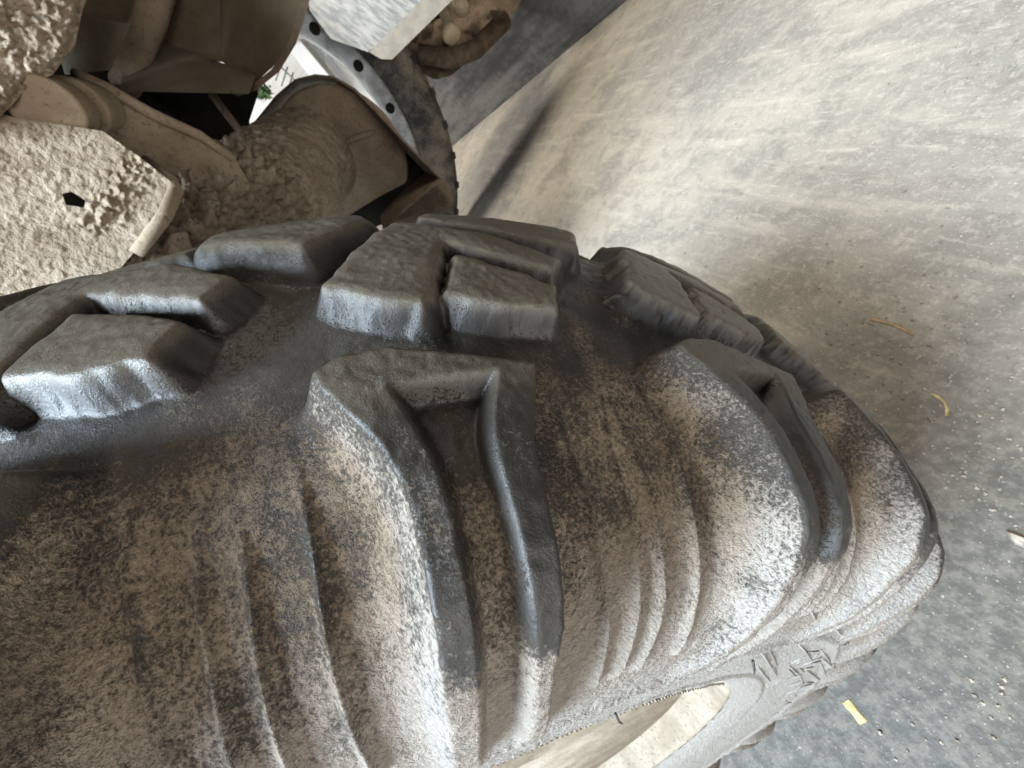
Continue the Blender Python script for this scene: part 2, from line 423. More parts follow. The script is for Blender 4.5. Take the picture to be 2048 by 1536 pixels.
ribs = [  # start s, end s, table of local angle
    [(sx(.127), 10.0), (sx(.147), 9.95), (sx(.160), 10.15), (sx(.172, .395), 10.35), (sx(.1725, .366), 10.25)],
    [(sx(.121), 12.6), (sx(.137), 12.0), (sx(.155), 11.95), (sx(.168, .418), 12.05), (sx(.1725, .366), 11.6)],
    [(sx(.122), 12.9), (sx(.147), 13.3), (sx(.162), 13.4), (sx(.172, .395), 13.3), (sx(.1725, .366), 12.9)],
    [(sx(.114), 14.9), (sx(.147), 15.4), (sx(.160), 15.45), (sx(.172, .395), 15.5), (sx(.1725, .368), 15.5)]]

def shoulder(k, side=1, off=0.0):
    ph0 = k * PITCH - PITCH + off
    idx, ph = window(ph0 - 5, ph0 + 12)
    if len(idx) == 0: return
    sel = np.where((SS[0] * side > 0.07))[0]
    s = s_f[sel][None] * side + 0 * ph[:, None]; p = (ph - ph0)[:, None] + 0 * s
    r = RB[np.ix_(idx, sel)]; H = HB[np.ix_(idx, sel)]
    no = NOI[np.ix_(idx, sel)]; nf = NOF[np.ix_(idx, sel)]
    deg = np.radians(1) * r
    L, F, Rr = itp(kL, s), itp(kF, s), itp(kR, s)
    tl = (p - F) / np.maximum(L - F, .2)
    tr = 1 + ((Rr - p) * deg + no * .0004) / 0.0045
    s0 = s_of(.101) + 0.0024 * np.clip(p - 3.2, 0, 6) + .0042 * np.clip(1.9 - p, 0, 4) ** 1.15
    tt = 1 + (s - s0 + no * .0003) / 0.0070
    tb = (sx(.1692, .3405) - s) / 0.022 + 0 * p
    tl = np.clip(tl, 0, 1); tr = np.clip(tr, 0, 1); tt = np.clip(tt, 0, 1); tb = np.clip(tb, 0, 1)
    fl = 0.35 * tl + 0.65 * tl ** 2.1
    m = np.minimum(fl, flank(tr)) * flank(tt)
    h = H * m + 0.0011 * np.clip(m, 0, 1) * tb
    # recess cut into the crown of the lug
    a, b = itp(cL, s), itp(cR, s)
    rl = np.clip((p - a) * deg / 0.0032 + 0.4, 0, 1); rr_ = np.clip((b - p) * deg / 0.0034 + 0.4, 0, 1)
    rt = np.clip((s - sx(.1155)) / 0.004, 0, 1)
    rec = np.minimum(np.minimum(flank(rl), flank(rr_)), flank(rt)) * (0.0 if k == 0 and side > 0 else 1.0)
    depth = 0.011 * sstep(sx(.112), sx(.124), s) * sstep(sx(.1692, .335), sx(.1725, .37), s * 0 + s) if False else 0.0080
    h = h - rec * np.minimum(depth, h * 0.85)
    h = h + m * (no * 0.00010 + nf * 0.00006)
    crown = sstep(0.965, 1.0, tl) * sstep(0.5, 0.9, np.minimum(tr, tt)) * (1 - rec)
    lowdust = sstep(sx(.1665, .422), sx(.1715, .406), s)
    put(idx, sel, np.maximum(h, 0), ('shoulder_lug', k, side), 0.0026, dark=crown * (1 - lowdust) + 0.75 * rec * (1 - sstep(sx(.138), sx(.158), s)),
        sheen=sstep(0.35, 0.8, tl) * (tl < 0.985) * sstep(0.5, 1.0, np.minimum(tr, tt)), fm=crown * (1 - sstep(sx(.112), sx(.135), s)) * 0.7)

def rib(k, ri, side=1, off=0.0):
    tab = ribs[ri]; ph0 = k * PITCH - PITCH + off
    idx, ph = window(ph0 + tab[0][1] - 4, ph0 + tab[0][1] + 4)
    if len(idx) == 0: return
    sel = np.where((s_f * side > tab[0][0] - .004) & (s_f * side < tab[-1][0] + .006))[0]
    s = s_f[sel][None] * side + 0 * ph[:, None]; p = (ph - ph0)[:, None] + 0 * s
    deg = np.radians(1) * RB[np.ix_(idx, sel)]
    c = itp(tab, s); q = (p - c) * deg                          # metres right of the crest
    grow = sstep(tab[0][0] - .003, tab[0][0] + .05, s) * (1 - sstep(tab[-1][0] - .004, tab[-1][0] + .005, s))
    wl, wr = 0.0030, 0.0011                                     # long up-slope, sharp drop
    h = np.where(q < 0, np.clip(1 + q / wl, 0, 1) ** 1.3, np.clip(1 - q / wr, 0, 1)) * 0.0033 * grow
    put(idx, sel, h, ('sidewall_rib', k, ri, side), 0.0011, dark=0.38 * np.exp(-((q + .0004) / .0012) ** 2) * (1 - sstep(sx(.160), sx(.170, .41), s)))
for k in range(0, 23):
    for side, off in ((1, 0.0), (-1, 7.8)):
        for ri in range(4): rib(k, ri, side, off)
        shoulder(k, side, off)

# carcass relief: rim-protector step and ring grooves near the bead
aS = np.abs(SS)
ring = 0.0016 * np.exp(-((aS - sx(.1692, .3405) - 0.004) / 0.0035) ** 2) + 0.0022 * sstep(SMAX - 0.028, SMAX - 0.024, aS)
HH = HH + ring + 0.0005 * fbm(PH * 0.35, SS * 60, oct=3, seed=5) + 0.00018 * NOF
# soften edges (worn rubber): small separable blur on the near grid
def blur(Hin, n):
    out = Hin
    for _ in range(n):
        out = np.pad(out, ((1, 1), (1, 1)), mode='edge')
        out = (out[1:-1, 1:-1] * 4 + out[:-2, 1:-1] * 2 + out[2:, 1:-1] * 2 + out[1:-1, :-2] * 2 + out[1:-1, 2:] * 2
               + out[:-2, :-2] + out[2:, 2:] + out[:-2, 2:] + out[2:, :-2]) / 16
    return out
HH = blur(HH, 1)
bx_, br_ = bpos(s_f)
nx_ = np.interp(np.abs(s_f), _ss, _nx) * np.sign(np.where(s_f == 0, 1, s_f)); nr_ = np.interp(np.abs(s_f), _ss, _nr)
X = bx_[None] + nx_[None] * HH; RR = br_[None] + nr_[None] * HH
ANG = np.radians(PH + G0)
V = np.stack([X, RR * np.sin(ANG), RR * np.cos(ANG)], -1)
# flattened where the tyre carries the machine
low = V[..., 2] < -(R_AX - 0.002)
V[..., 2] = np.where(low, -(R_AX - 0.002), V[..., 2])
du = np.roll(V, -1, 0) - np.roll(V, 1, 0)
dv = np.gradient(V, axis=1)
N = np.cross(dv, du); N /= np.linalg.norm(N, axis=-1, keepdims=True) + 1e-12
if (N[10, NS // 2] @ V[10, NS // 2]) < 0: N = -N
# dust: amount and paleness (dirt where it settles, rubbed off by contact, plus the painted flank sheen)
side_t = sstep(sx(.088), sx(.128), aS)
dust = 0.415 + 0.112 * side_t + 0.045 * sstep(sx(.150), sx(.1715, .406), aS)
dust = dust - DK * 0.15 * np.clip(0.85 + 0.55 * fbm(PH * 0.8 + 9, SS * 75, oct=4, seed=61), 0.1, 1.25) + 0.035 * fbm(PH * 0.30, SS * 22, oct=3, seed=41)
dust = dust + 0.03 * fbm(PH * 0.9 + 3, SS * 60 + 2, oct=3, seed=47)
pale = sstep(sx(.160), sx(.1735, .386), aS) * 0.6 + 0.4 * sstep(sx(.1725, .365), sx(.1692, .34), aS)
dust = dust + 0.05 * sstep(sx(.1715, .406), sx(.1725, .365), aS) + 0.10 * sstep(sx(.1725, .360), sx(.1692, .34), aS)
pale = np.clip(pale + FLANK_SHEEN * 0.55, 0, 1); dust = dust - FLANK_SHEEN * 0.01  # lightens lug flanks to paint their highlight into the dust colour
# faces
i0 = np.arange(NP); i1 = (i0 + 1) % NP
I0, J = np.meshgrid(i0, np.arange(NS - 1), indexing='ij'); I1 = i1[I0]
F4 = np.stack([I0 * NS + J, I1 * NS + J, I1 * NS + J + 1, I0 * NS + J + 1], -1).reshape(-1, 4)
_q = F4[(NP // 4) * (NS - 1) + NS // 2]; _fn = np.cross(V.reshape(-1, 3)[_q[1]] - V.reshape(-1, 3)[_q[0]], V.reshape(-1, 3)[_q[3]] - V.reshape(-1, 3)[_q[0]])
if _fn @ N.reshape(-1, 3)[_q[0]] < 0: F4 = F4[:, ::-1]
lab4 = np.stack([LAB[I0, J], LAB[I1, J], LAB[I1, J + 1], LAB[I0, J + 1]], -1).reshape(-1, 4)
fl = lab4.max(1); fl = np.where(lab4[:, 0] == fl, fl, np.where((lab4 == lab4[:, :1]).all(1), lab4[:, 0], fl))
vis_key = {}
for key, v in labels.items():
    k = key[1]
    ok = k <= 9 or k == 22
    if not ok: fl[fl == v] = 0
VF = V.reshape(-1, 3); NF = N.reshape(-1, 3); DF = dust.ravel(); PF = pale.ravel(); MF = FM.ravel()

wheel = empty('muddy_wheel', (0, 0, R_AX), 'large dusty worn loader wheel with chunky tread blocks in the foreground', 'wheel')
wheel.location = (0, 0, R_AX)
def sub_mesh(name, mask):
    f = F4[mask]; u, inv = np.unique(f.ravel(), return_inverse=True)
    return fast_mesh(name, VF[u], inv.reshape(-1, 4), True, {'dust': DF[u], 'pale': PF[u], 'film': MF[u]}, NF[u])
carcass = link('tyre_carcass', sub_mesh('tyre_carcass', fl == 0), MT, wheel)
for key, v in labels.items():
    m = fl == v
    if m.sum() < 12: continue
    o = link(key[0], sub_mesh(key[0], m), MT, wheel)

# ------------------------------------------------------------------ rim
def revolve(name, prof, mat, parent, n=180, a0=0.0, a1=360.0, closed=True):
    full = abs(a1 - a0 - 360) < 1e-6
    ang = np.radians(np.linspace(a0, a1, n + (0 if full else 1), endpoint=not full) + G0)
    P = np.array(prof); m = len(P)
    vv = np.stack([np.stack([np.full(m, 0) + P[:, 0], P[:, 1] * math.sin(a), P[:, 1] * math.cos(a)], -1) for a in ang]).reshape(-1, 3)
    na = len(ang); fs = []
    for i in range(na if full else na - 1):
        for j in range(m if closed else m - 1):
            fs.append((i * m + j, i * m + (j + 1) % m, ((i + 1) % na) * m + (j + 1) % m, ((i + 1) % na) * m + j))
    if not full:
        fs.append(tuple(range(m))[::-1]); fs.append(tuple((na - 1) * m + j for j in range(m)))
    me = from_py(name, vv, fs, True)
    return link(name, me, mat, parent)
rim = revolve('rim_flange', [(.140, .262), (.1490, .2562), (.1498, .2535), (.1470, .2512), (.1410, .2495), (.1340, .2470), (.120, .2430), (.060, .240), (.0, .238), (.0, .233), (.060, .235), (.116, .237), (.128, .242), (.136, .252)], RIMM, wheel)
disc = revolve('wheel_disc', [(.1195, .2395), (.123, .232), (.125, .15), (.125, .02), (.112, .02), (.112, .2375)], RIMM, wheel)
pv, pf = [], []
pa = [(-9, .190), (17.5, .190), (19, .217), (18, .226), (15.5, .231), (12, .2335), (-9, .2375)]
for xx, sh in ((.128, 0), (.1465, 0), (.1495, .0022)):
    for (a_, r_) in pa:
        am = math.radians(a_ + (math.copysign(sh / .22 * 57, 5 - a_)) + G0); rr_ = r_ - sh * (1 if r_ > .2 else -1)
        pv.append((xx, rr_ * math.sin(am), rr_ * math.cos(am)))
m_ = len(pa)
for l_ in range(2):
    for j_ in range(m_): pf.append((l_ * m_ + j_, l_ * m_ + (j_ + 1) % m_, (l_ + 1) * m_ + (j_ + 1) % m_, (l_ + 1) * m_ + j_))
pf += [tuple(range(m_))[::-1], tuple(2 * m_ + j_ for j_ in range(m_))]
link('rim_pad', from_py('rim_pad', pv, pf), RIMM, rim)
# knurled line along the bead: small raised teeth, joined
kv, kf = [], []
for row, (x0, rr0) in enumerate(((.1532, .2572), (.1566, .2632))):
    for a in np.arange(-14, 46, 0.62):
        a = a + row * .31 + RNG.uniform(-.06, .06); da = 0.2 + RNG.uniform(-.03, .05)
        b0 = len(kv); hh = .0011 + RNG.uniform(0, .0006)
        for (aa, r_, xx) in ((a - da, rr0 - .0011, 0), (a + da, rr0 - .0008, 0), (a + da, rr0 + .0010, 0), (a - da, rr0 + .0007, 0),
                             (a - da * .6, rr0 - .0006, hh), (a + da * .6, rr0 - .0005, hh), (a + da * .6, rr0 + .0006, hh), (a - da * .6, rr0 + .0004, hh)):
            t_ = math.radians(aa + G0); x_ = x0 + .0004 + xx + (r_ - rr0) * .4
            kv.append((x_, r_ * math.sin(t_), r_ * math.cos(t_)))
        kf += [tuple(b0 + q for q in f) for f in ((4, 5, 6, 7), (0, 1, 5, 4), (1, 2, 6, 5), (2, 3, 7, 6), (3, 0, 4, 7), (3, 2, 1, 0))]
o = link('bead_knurling', from_py('bead_knurling', kv, kf), RIMM, carcass); o['kind'] = 'stuff'

def wpt(x, r, phi):
    a = math.radians(phi + G0); return Vector((x, r * math.sin(a), r * math.cos(a)))
def tube(name, pts, rad, mat, parent=None, n=6, smooth=True, dusty=None):
    pts = [Vector(p) for p in pts]; rad = rad if isinstance(rad, (list, tuple)) else [rad] * len(pts)
    vv, ff = [], []; up = Vector((0.31, 0.2, 0.93))
    for i, p in enumerate(pts):
        t = (pts[min(i + 1, len(pts) - 1)] - pts[max(i - 1, 0)]).normalized()
        a = t.cross(up).normalized(); b = t.cross(a)
        for j in range(n):
            q = 2 * math.pi * j / n; vv.append(p + (a * math.cos(q) + b * math.sin(q)) * rad[i])
    for i in range(len(pts) - 1):
        for j in range(n):
            ff.append((i * n + j, i * n + (j + 1) % n, (i + 1) * n + (j + 1) % n, (i + 1) * n + j))
    ff.append(tuple(range(n))[::-1]); ff.append(tuple((len(pts) - 1) * n + j for j in range(n)))
    me = from_py(name, vv, ff, smooth)
    for k_, v_ in (dusty or {}).items():
        at_ = me.attributes.new(k_, 'FLOAT', 'POINT'); at_.data.foreach_set('value', [v_] * len(me.vertices))
    return link(name, me, mat, parent)

for (f0, f1) in ((23.0, 30.0), (27.5, 37.0)):
    tube('weld_seam', [wpt(.1480, .2515, f0), wpt(.1400, .2480, f0 + 1), wpt(.1290, .2340, f0 + 2), wpt(.1275, .15, (f0 + f1) / 2 + 8)], .0022, RUST, rim, 8)
# ------------------------------------------------------------------ plates laid out as real slabs
def in_poly(px, py, P):
    c = np.zeros(px.shape, bool); j = len(P) - 1
    for i in range(len(P)):
        ax, ay = P[j]; b0, b1 = P[i]
        c ^= ((ay > py) != (b1 > py)) & (px < (b0 - ax) * (py - ay) / (b1 - ay + 1e-15) + ax); j = i
    return c
def snap(px, py, P, r):
    """move points closer than r to the outline onto it"""
    bd = np.full(px.shape, 1e9); qx, qy = px.copy(), py.copy(); j = len(P) - 1
    for i in range(len(P)):
        ax, ay = P[j]; ex, ey = P[i][0] - ax, P[i][1] - ay
        t = np.clip(((px - ax) * ex + (py - ay) * ey) / (ex * ex + ey * ey + 1e-12), 0, 1)
        x, y = ax + ex * t, ay + ey * t; d = np.hypot(px - x, py - y); m = d < bd
        bd = np.where(m, d, bd); qx = np.where(m, x, qx); qy = np.where(m, y, qy); j = i
    m = bd < r
    return np.where(m, qx, px), np.where(m, qy, py), bd
def slab(name, poly, depth, mat, parent, thick=0.02, step=6, amp=0.0, freq=60, holes=(), oct=4, edge=0.0, seed=3, amps=None):
    """a plate with the given outline; depth = constant or (t, dt/du, dt/dv, u0, v0); amp = mud relief in metres"""
    P = np.array(poly, float); u0, v0 = P.min(0); u1, v1 = P.max(0)
    gu = np.arange(u0 - step, u1 + 2 * step, step); gv = np.arange(v0 - step, v1 + 2 * step, step)
    U, Vv = np.meshgrid(gu, gv, indexing='ij')
    U2, V2, bd = snap(U, Vv, poly, step * 0.72)
    for h in holes:
        U3, V3, _ = snap(U2, V2, h, step * 0.72); U2, V2 = U3, V3
    cu, cv = (U[:-1, :-1] + step / 2), (Vv[:-1, :-1] + step / 2)
    keep = in_poly(cu, cv, poly)
    for h in holes: keep &= ~in_poly(cu, cv, h)
    if isinstance(depth, tuple): T = depth[0] + depth[1] * (U2 - depth[3]) + depth[2] * (V2 - depth[4])
    else: T = np.full(U2.shape, float(depth))
    D = np.stack([(U2 - 1024) / FPX, (V2 - 768) / FPX, np.ones_like(U2)], -1)
    Pw = CAM + (T[..., None] * D) @ RW
    if amp:
        n = fbm(Pw[..., 0] * freq, Pw[..., 1] * freq, Pw[..., 2] * freq, oct=oct, seed=seed, gain=0.6)
        a = amp if amps is None else amp * amps(U2, V2)
        ray = (D @ RW); ray /= np.linalg.norm(ray, axis=-1, keepdims=True)
        Pw = Pw - ray * (np.abs(n) * a + edge * sstep(0, 25, bd))[..., None]
    idx = -np.ones(U.shape, int); ii, jj = np.where(keep)
    quads = np.stack([ii, jj], -1); nu, nv = U.shape
    raw = np.stack([ii * nv + jj, (ii + 1) * nv + jj, (ii + 1) * nv + jj + 1, ii * nv + jj + 1], -1)
    u, inv = np.unique(raw.ravel(), return_inverse=True); q = inv.reshape(-1, 4); n0 = len(u)
    front = Pw.reshape(-1, 3)[u]; uu, vv_ = U2.ravel()[u], V2.ravel()[u]; tt = T.ravel()[u] + thick
    back = CAM + (tt[:, None] * np.stack([(uu - 1024) / FPX, (vv_ - 768) / FPX, np.ones_like(uu)], -1)) @ RW
    e = np.concatenate([q[:, [0, 1]], q[:, [1, 2]], q[:, [2, 3]], q[:, [3, 0]]]); key = np.sort(e, 1); kk = key[:, 0] * n0 + key[:, 1]
    uq, first, cnt = np.unique(kk, return_index=True, return_counts=True); be = e[first[cnt == 1]]
    side = np.stack([be[:, 0], be[:, 1], be[:, 1] + n0, be[:, 0] + n0], -1)
    faces = np.concatenate([q[:, ::-1], q + n0, side])
    me = fast_mesh(name, np.concatenate([front, back]), faces, True)
    try: me.set_sharp_from_angle(angle=math.radians(50))
    except Exception: pass
    return link(name, me, mat, parent)
def hull(name, pts, mat, parent, bevel=0.0):
    bm = bmesh.new()
    for p in pts: bm.verts.new(p)
    r = bmesh.ops.convex_hull(bm, input=bm.verts)
    bmesh.ops.delete(bm, geom=[g for g in r['geom_interior'] if isinstance(g, bmesh.types.BMVert)], context='VERTS')
    bmesh.ops.dissolve_limit(bm, angle_limit=0.02, verts=bm.verts, edges=bm.edges)
    if bevel: bmesh.ops.bevel(bm, geom=bm.edges[:], offset=bevel, segments=2, affect='EDGES', clamp_overlap=True)
    me = bpy.data.meshes.new(name); bm.to_mesh(me); bm.free()
    return link(name, me, mat, parent)
def ext(poly, t0, t1):
    return [at(u, v, t0) for u, v in poly] + [at(u, v, t1) for u, v in poly]

# ------------------------------------------------------------------ the machine behind the wheel
mach = empty('loader_chassis', (0, 0, 0), 'mud caked loader chassis of plates, pins and axle tube behind the big wheel', 'chassis')
hole = [(124, 388), (142, 383), (158, 392), (171, 402), (168, 416), (150, 412), (132, 410)]
def rough_zone(u, v):
    return 0.25 + 1.0 * sstep(70, -10, np.abs((u - 250) * 0.78 + (v - 370) * 0.62) ) * sstep(480, 440, v) + 0.5 * sstep(260, 190, v)
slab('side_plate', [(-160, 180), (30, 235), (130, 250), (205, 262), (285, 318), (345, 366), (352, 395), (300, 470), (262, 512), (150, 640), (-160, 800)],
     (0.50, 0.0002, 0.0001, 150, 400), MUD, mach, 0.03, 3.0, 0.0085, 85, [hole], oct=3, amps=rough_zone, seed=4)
tube('rolled_edge', [at(290, 318, .545), at(345, 362, .545), at(353, 380, .54), at(330, 432, .53), at(272, 508, .52)], [.006, .008, .009, .009, .008], MUDF, mach, 12)
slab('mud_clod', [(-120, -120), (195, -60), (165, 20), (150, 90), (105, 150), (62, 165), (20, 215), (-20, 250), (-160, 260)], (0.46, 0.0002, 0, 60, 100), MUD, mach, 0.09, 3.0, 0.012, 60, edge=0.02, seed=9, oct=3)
def cyl(name, p0, p1, r, mat, parent, n=40, amp=0.0, bev=0.1):
    p0, p1 = Vector(p0), Vector(p1); ax = (p1 - p0); L = ax.length; ax.normalize()
    a = ax.cross(Vector((.2, .3, .9))).normalized(); b = ax.cross(a)
    prof = [(0, 0), (0, r * (1 - bev)), (r * bev * .5, r * .985), (r * bev, r), (L, r), (L, 0)]
    vv, ff = [], []
    for (l, q) in prof:
        for j in range(n):
            w = 2 * math.pi * j / n
            vv.append(p0 + ax * l + (a * math.cos(w) + b * math.sin(w)) * max(q, 1e-5))
    for i in range(len(prof) - 1):
        for j in range(n): ff.append((i * n + j, i * n + (j + 1) % n, (i + 1) * n + (j + 1) % n, (i + 1) * n + j))
    return link(name, from_py(name, vv, ff, True), mat, parent)
cyl('pivot_pin', at(92, 218, .47), at(190, 215, .66), .036, MUDF, mach)
cyl('pivot_sleeve', at(150, 214, .53), at(240, 214, .74), .036, MUDF, mach)
slab('cross_beam', [(150, 150), (215, 178), (300, 226), (400, 272), (470, 318), (500, 370), (470, 430), (330, 500), (240, 560), (200, 300)], (0.66, 0.0006, 0, 300, 300), MUDF, mach, 0.06, 5, 0.004, 70,
     [[(422, 352), (434, 346), (442, 356), (434, 366), (424, 362)]], seed=12)
tube('beam_lip', [at(150, 150, .57), at(215, 178, .61), at(300, 226, .655), at(400, 272, .715), at(470, 318, .76)], .010, MUDF, mach, 10)
dk = [(-2.5, -1.7), (-0.26, -1.7), (-0.26, 0.75), (-0.6, 0.95), (-2.5, 0.95)]
prism('shade_deck', dk, 1.66, 1.70, PAINTD, mach)  # unseen slab added above the chassis to keep lamp light off it
# painted channel at the top
slab('channel_back', [(150, -60), (520, -60), (505, 130), (300, 110), (140, 120)], 0.86, PAINTD, mach, 0.02, 12)
slab('channel_shelf', [(250, 88), (320, 82), (512, 150), (498, 188), (240, 182)], (0.74, 0.0, -0.0022, 380, 140), PAINTM, mach, 0.012, 6)
slab('channel_web', [(440, -60), (628, -60), (600, 40), (560, 120), (505, 172), (440, 120)], (0.80, -0.0006, 0, 500, 50), PAINTD, mach, 0.012, 8)
slab('gusset', [(160, 28), (262, 48), (222, 140), (130, 150), (118, 110)], 0.62, PAINTM, mach, 0.012, 8)
tube('channel_rib', [at(330, -60, .80), at(300, 40, .78), at(272, 110, .76), at(250, 170, .73)], [.028, .027, .026, .024], MUDF, mach, 16)
# curved edge flange of the channel
fl_pts = [(628, -60), (606, 20), (585, 85), (552, 140), (505, 178), (470, 190)]
hp = []
vv, ff = [], []
for i, (u, v) in enumerate(fl_pts):
    for (du_, t_) in ((-7, .70), (7, .70), (7, .80), (-7, .80)):
        vv.append(at(u + du_, v + du_ * .4, t_))
for i in range(len(fl_pts) - 1):
    for j in range(4): ff.append((i * 4 + j, i * 4 + (j + 1) % 4, i * 4 + 4 + (j + 1) % 4, i * 4 + 4 + j))
ff += [(3, 2, 1, 0), tuple(len(fl_pts) * 4 - 4 + j for j in range(4))]
link('edge_flange', from_py('edge_flange', vv, ff), RUST, mach)
# dark space under the channel: black backing painted as its shade, a few bits
slab('shade_backing', [(60, 60), (300, 90), (470, 150), (520, 178), (496, 250), (560, 330), (420, 480), (-60, 560), (-60, 120)], 1.05, BLACK, mach, 0.05, 14)
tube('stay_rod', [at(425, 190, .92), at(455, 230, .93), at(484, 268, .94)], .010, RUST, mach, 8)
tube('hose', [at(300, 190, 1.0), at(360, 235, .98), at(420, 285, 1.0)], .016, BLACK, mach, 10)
# mud-caked axle tube running away to the hub disc
def mud_tube(name, path, rad, mat, parent, n=280, m=150, amp=0.02, freq=40, seed=5):
    path = np.array(path); L = np.r_[0, np.cumsum(np.linalg.norm(np.diff(path, axis=0), axis=1))]
    s = np.linspace(0, L[-1], m); C_ = np.stack([np.interp(s, L, path[:, i]) for i in range(3)], -1); r_ = np.interp(s, L, rad)
    ax = (path[-1] - path[0]); ax /= np.linalg.norm(ax); a = np.cross(ax, [.2, .3, .93]); a /= np.linalg.norm(a); b = np.cross(ax, a)
    w = np.linspace(0, 2 * np.pi, n, endpoint=False)
    dirn = np.cos(w)[:, None] * a + np.sin(w)[:, None] * b
    P = C_[:, None] + dirn[None] * r_[:, None, None]
    d = np.abs(fbm(P[..., 0] * freq, P[..., 1] * freq, P[..., 2] * freq, oct=4, seed=seed, gain=.5))
    # thickest and roughest at the near end
    g = 0.26 + 1.0 * sstep(L[-1] * .66, L[-1] * .42, s)[:, None]
    P = P + dirn[None] * (d * amp * g)[..., None]
    vv = np.concatenate([P.reshape(-1, 3), C_[:1], C_[-1:] + ax * 0.01])
    I, Jj = np.meshgrid(np.arange(m - 1), np.arange(n), indexing='ij'); J1 = (Jj + 1) % n
    q = np.stack([I * n + Jj, I * n + J1, (I + 1) * n + J1, (I + 1) * n + Jj], -1).reshape(-1, 4)
    me = bpy.data.meshes.new(name)
    faces = q.tolist() + [(j, len(vv) - 2, (j + 1) % n) for j in range(n)] + [((m - 1) * n + (j + 1) % n, len(vv) - 1, (m - 1) * n + j) for j in range(n)]
    return link(name, from_py(name, vv, faces, True), mat, parent)
mud_tube('axle_tube', [at(300, 640, .62), at(400, 520, .76), at(480, 440, .90), at(560, 365, 1.08), at(622, 320, 1.28)], [.11, .122, .13, .138, .146], MUD, mach, m=300, amp=.026)
# hub disc at the end of the tube
hc = at(690, 325, 1.42); axx = np.array([-0.97, 0.06, 0.02]); axx /= np.linalg.norm(axx)
cyl('hub_disc', hc, hc + axx * .05, .238, MUDF, mach, 72, bev=.04)
tube('disc_key', [at(684, 287, 1.36), at(715, 274, 1.355), at(750, 263, 1.36)], [.011, .010, .008], MUDF, mach, 8)
slab('strap_shade', [(742, 218), (800, 280), (870, 352), (792, 440), (700, 470), (640, 480), (700, 430), (780, 380), (790, 300)], 1.52, BLACK, mach, 0.04, 10)  # black sheet painted as the shade inside the strap
slab('mud_flap', [(884, 360), (908, 398), (870, 452), (770, 490), (792, 436)], 1.60, MUDD, mach, 0.03, 10, 0.01, 30)
# bent strap guard round the disc
sp = [(446, 318), (500, 254), (552, 190), (590, 158), (630, 148), (668, 152), (710, 176), (760, 226), (820, 292), (884, 358), (800, 432), (770, 470)]
vv, ff = [], []; cx, cy = 670, 320
for (u, v) in sp:
    nx, ny = u - cx, v - cy; l = math.hypot(nx, ny); nx, ny = nx / l, ny / l
    for (o_, t_) in ((0, 1.22), (-5, 1.22), (-5, 1.55), (0, 1.55)):
        f_ = 1.22 / t_ if False else 1
        vv.append(at(u + nx * o_, v + ny * o_, t_) if t_ < 1.3 else at(u + nx * o_ , v + ny * o_, 1.22) + (at(730, 289, .33) - CAM))
for i in range(len(sp) - 1):
    for j in range(4): ff.append((i * 4 + j, i * 4 + (j + 1) % 4, i * 4 + 4 + (j + 1) % 4, i * 4 + 4 + j))
ff += [(3, 2, 1, 0), tuple(len(sp) * 4 - 4 + j for j in range(4))]
me = from_py('strap_guard', vv, ff, True); me.set_sharp_from_angle(angle=math.radians(35))
link('strap_guard', me, RUST, mach)

# ------------------------------------------------------------------ the far wheel
fwc = at(560, 370, 2.15)
FR = 1.07
fwc[2] = FR
fw = empty('far_wheel', tuple(fwc), 'far wheel with dusty tyre and white perforated rim, beyond the rusty strap', 'wheel')
def revx(name, prof, mat, parent, n=160, amp=0.0, seed=1, teeth=0):
    P = np.array(prof); m = len(P); ang = np.linspace(0, 2 * np.pi, n, endpoint=False)
    vv = []
    for i, a in enumerate(ang):
        for (x, r) in P:
            vv.append((x, r * math.sin(a), r * math.cos(a)))
    ff = [(i * m + j, i * m + (j + 1) % m, ((i + 1) % n) * m + (j + 1) % m, ((i + 1) % n) * m + j) for i in range(n) for j in range(m)]
    return link(name, from_py(name, vv, ff, True), mat, parent)
ftyre = revx('tyre', [(.03, .83), (.06, .86), (.07, .93), (.055, 1.02), (.035, 1.05), (0, 1.06), (-.20, 1.06), (-.25, 1.02), (-.25, .86), (-.2, .83)], FARRUB, fw)
rimo = revx('rim', [(.035, .838), (.045, .825), (.04, .762), (.02, .745), (-.15, .745), (-.15, .757), (.0, .757), (.01, .838)], WHITE, fw)
for i in range(22):
    a = 2 * math.pi * i / 22
    c = Vector((.041, .787 * math.sin(a), .787 * math.cos(a)))
    bm = bmesh.new(); bmesh.ops.create_cone(bm, cap_ends=True, segments=14, radius1=.026, radius2=.026, depth=.01)
    me = bpy.data.meshes.new('rim_hole'); bmesh.ops.rotate(bm, verts=bm.verts, matrix=Matrix.Rotation(math.pi / 2, 3, 'Y')); bm.to_mesh(me); bm.free()
    o = link('rim_hole', me, BLACK, rimo); o.location = c
lugme = None
for i in range(40):
    a = 2 * math.pi * i / 40
    if lugme is None:
        lugme = from_py('tread_bar', [(.05, -.02, 1.03), (.05, .03, 1.03), (-.2, .07, 1.03), (-.2, .02, 1.03), (.035, -.015, 1.064), (.035, .022, 1.064), (-.19, .06, 1.064), (-.19, .028, 1.064)],
                        [(0, 1, 2, 3), (4, 5, 6, 7), (0, 1, 5, 4), (1, 2, 6, 5), (2, 3, 7, 6), (3, 0, 4, 7)])
        lugme.materials.append(DARKRUB)
    o = bpy.data.objects.new('tread_bar', lugme); COL.objects.link(o); o.parent = ftyre; o.rotation_euler = (a, 0, 0)

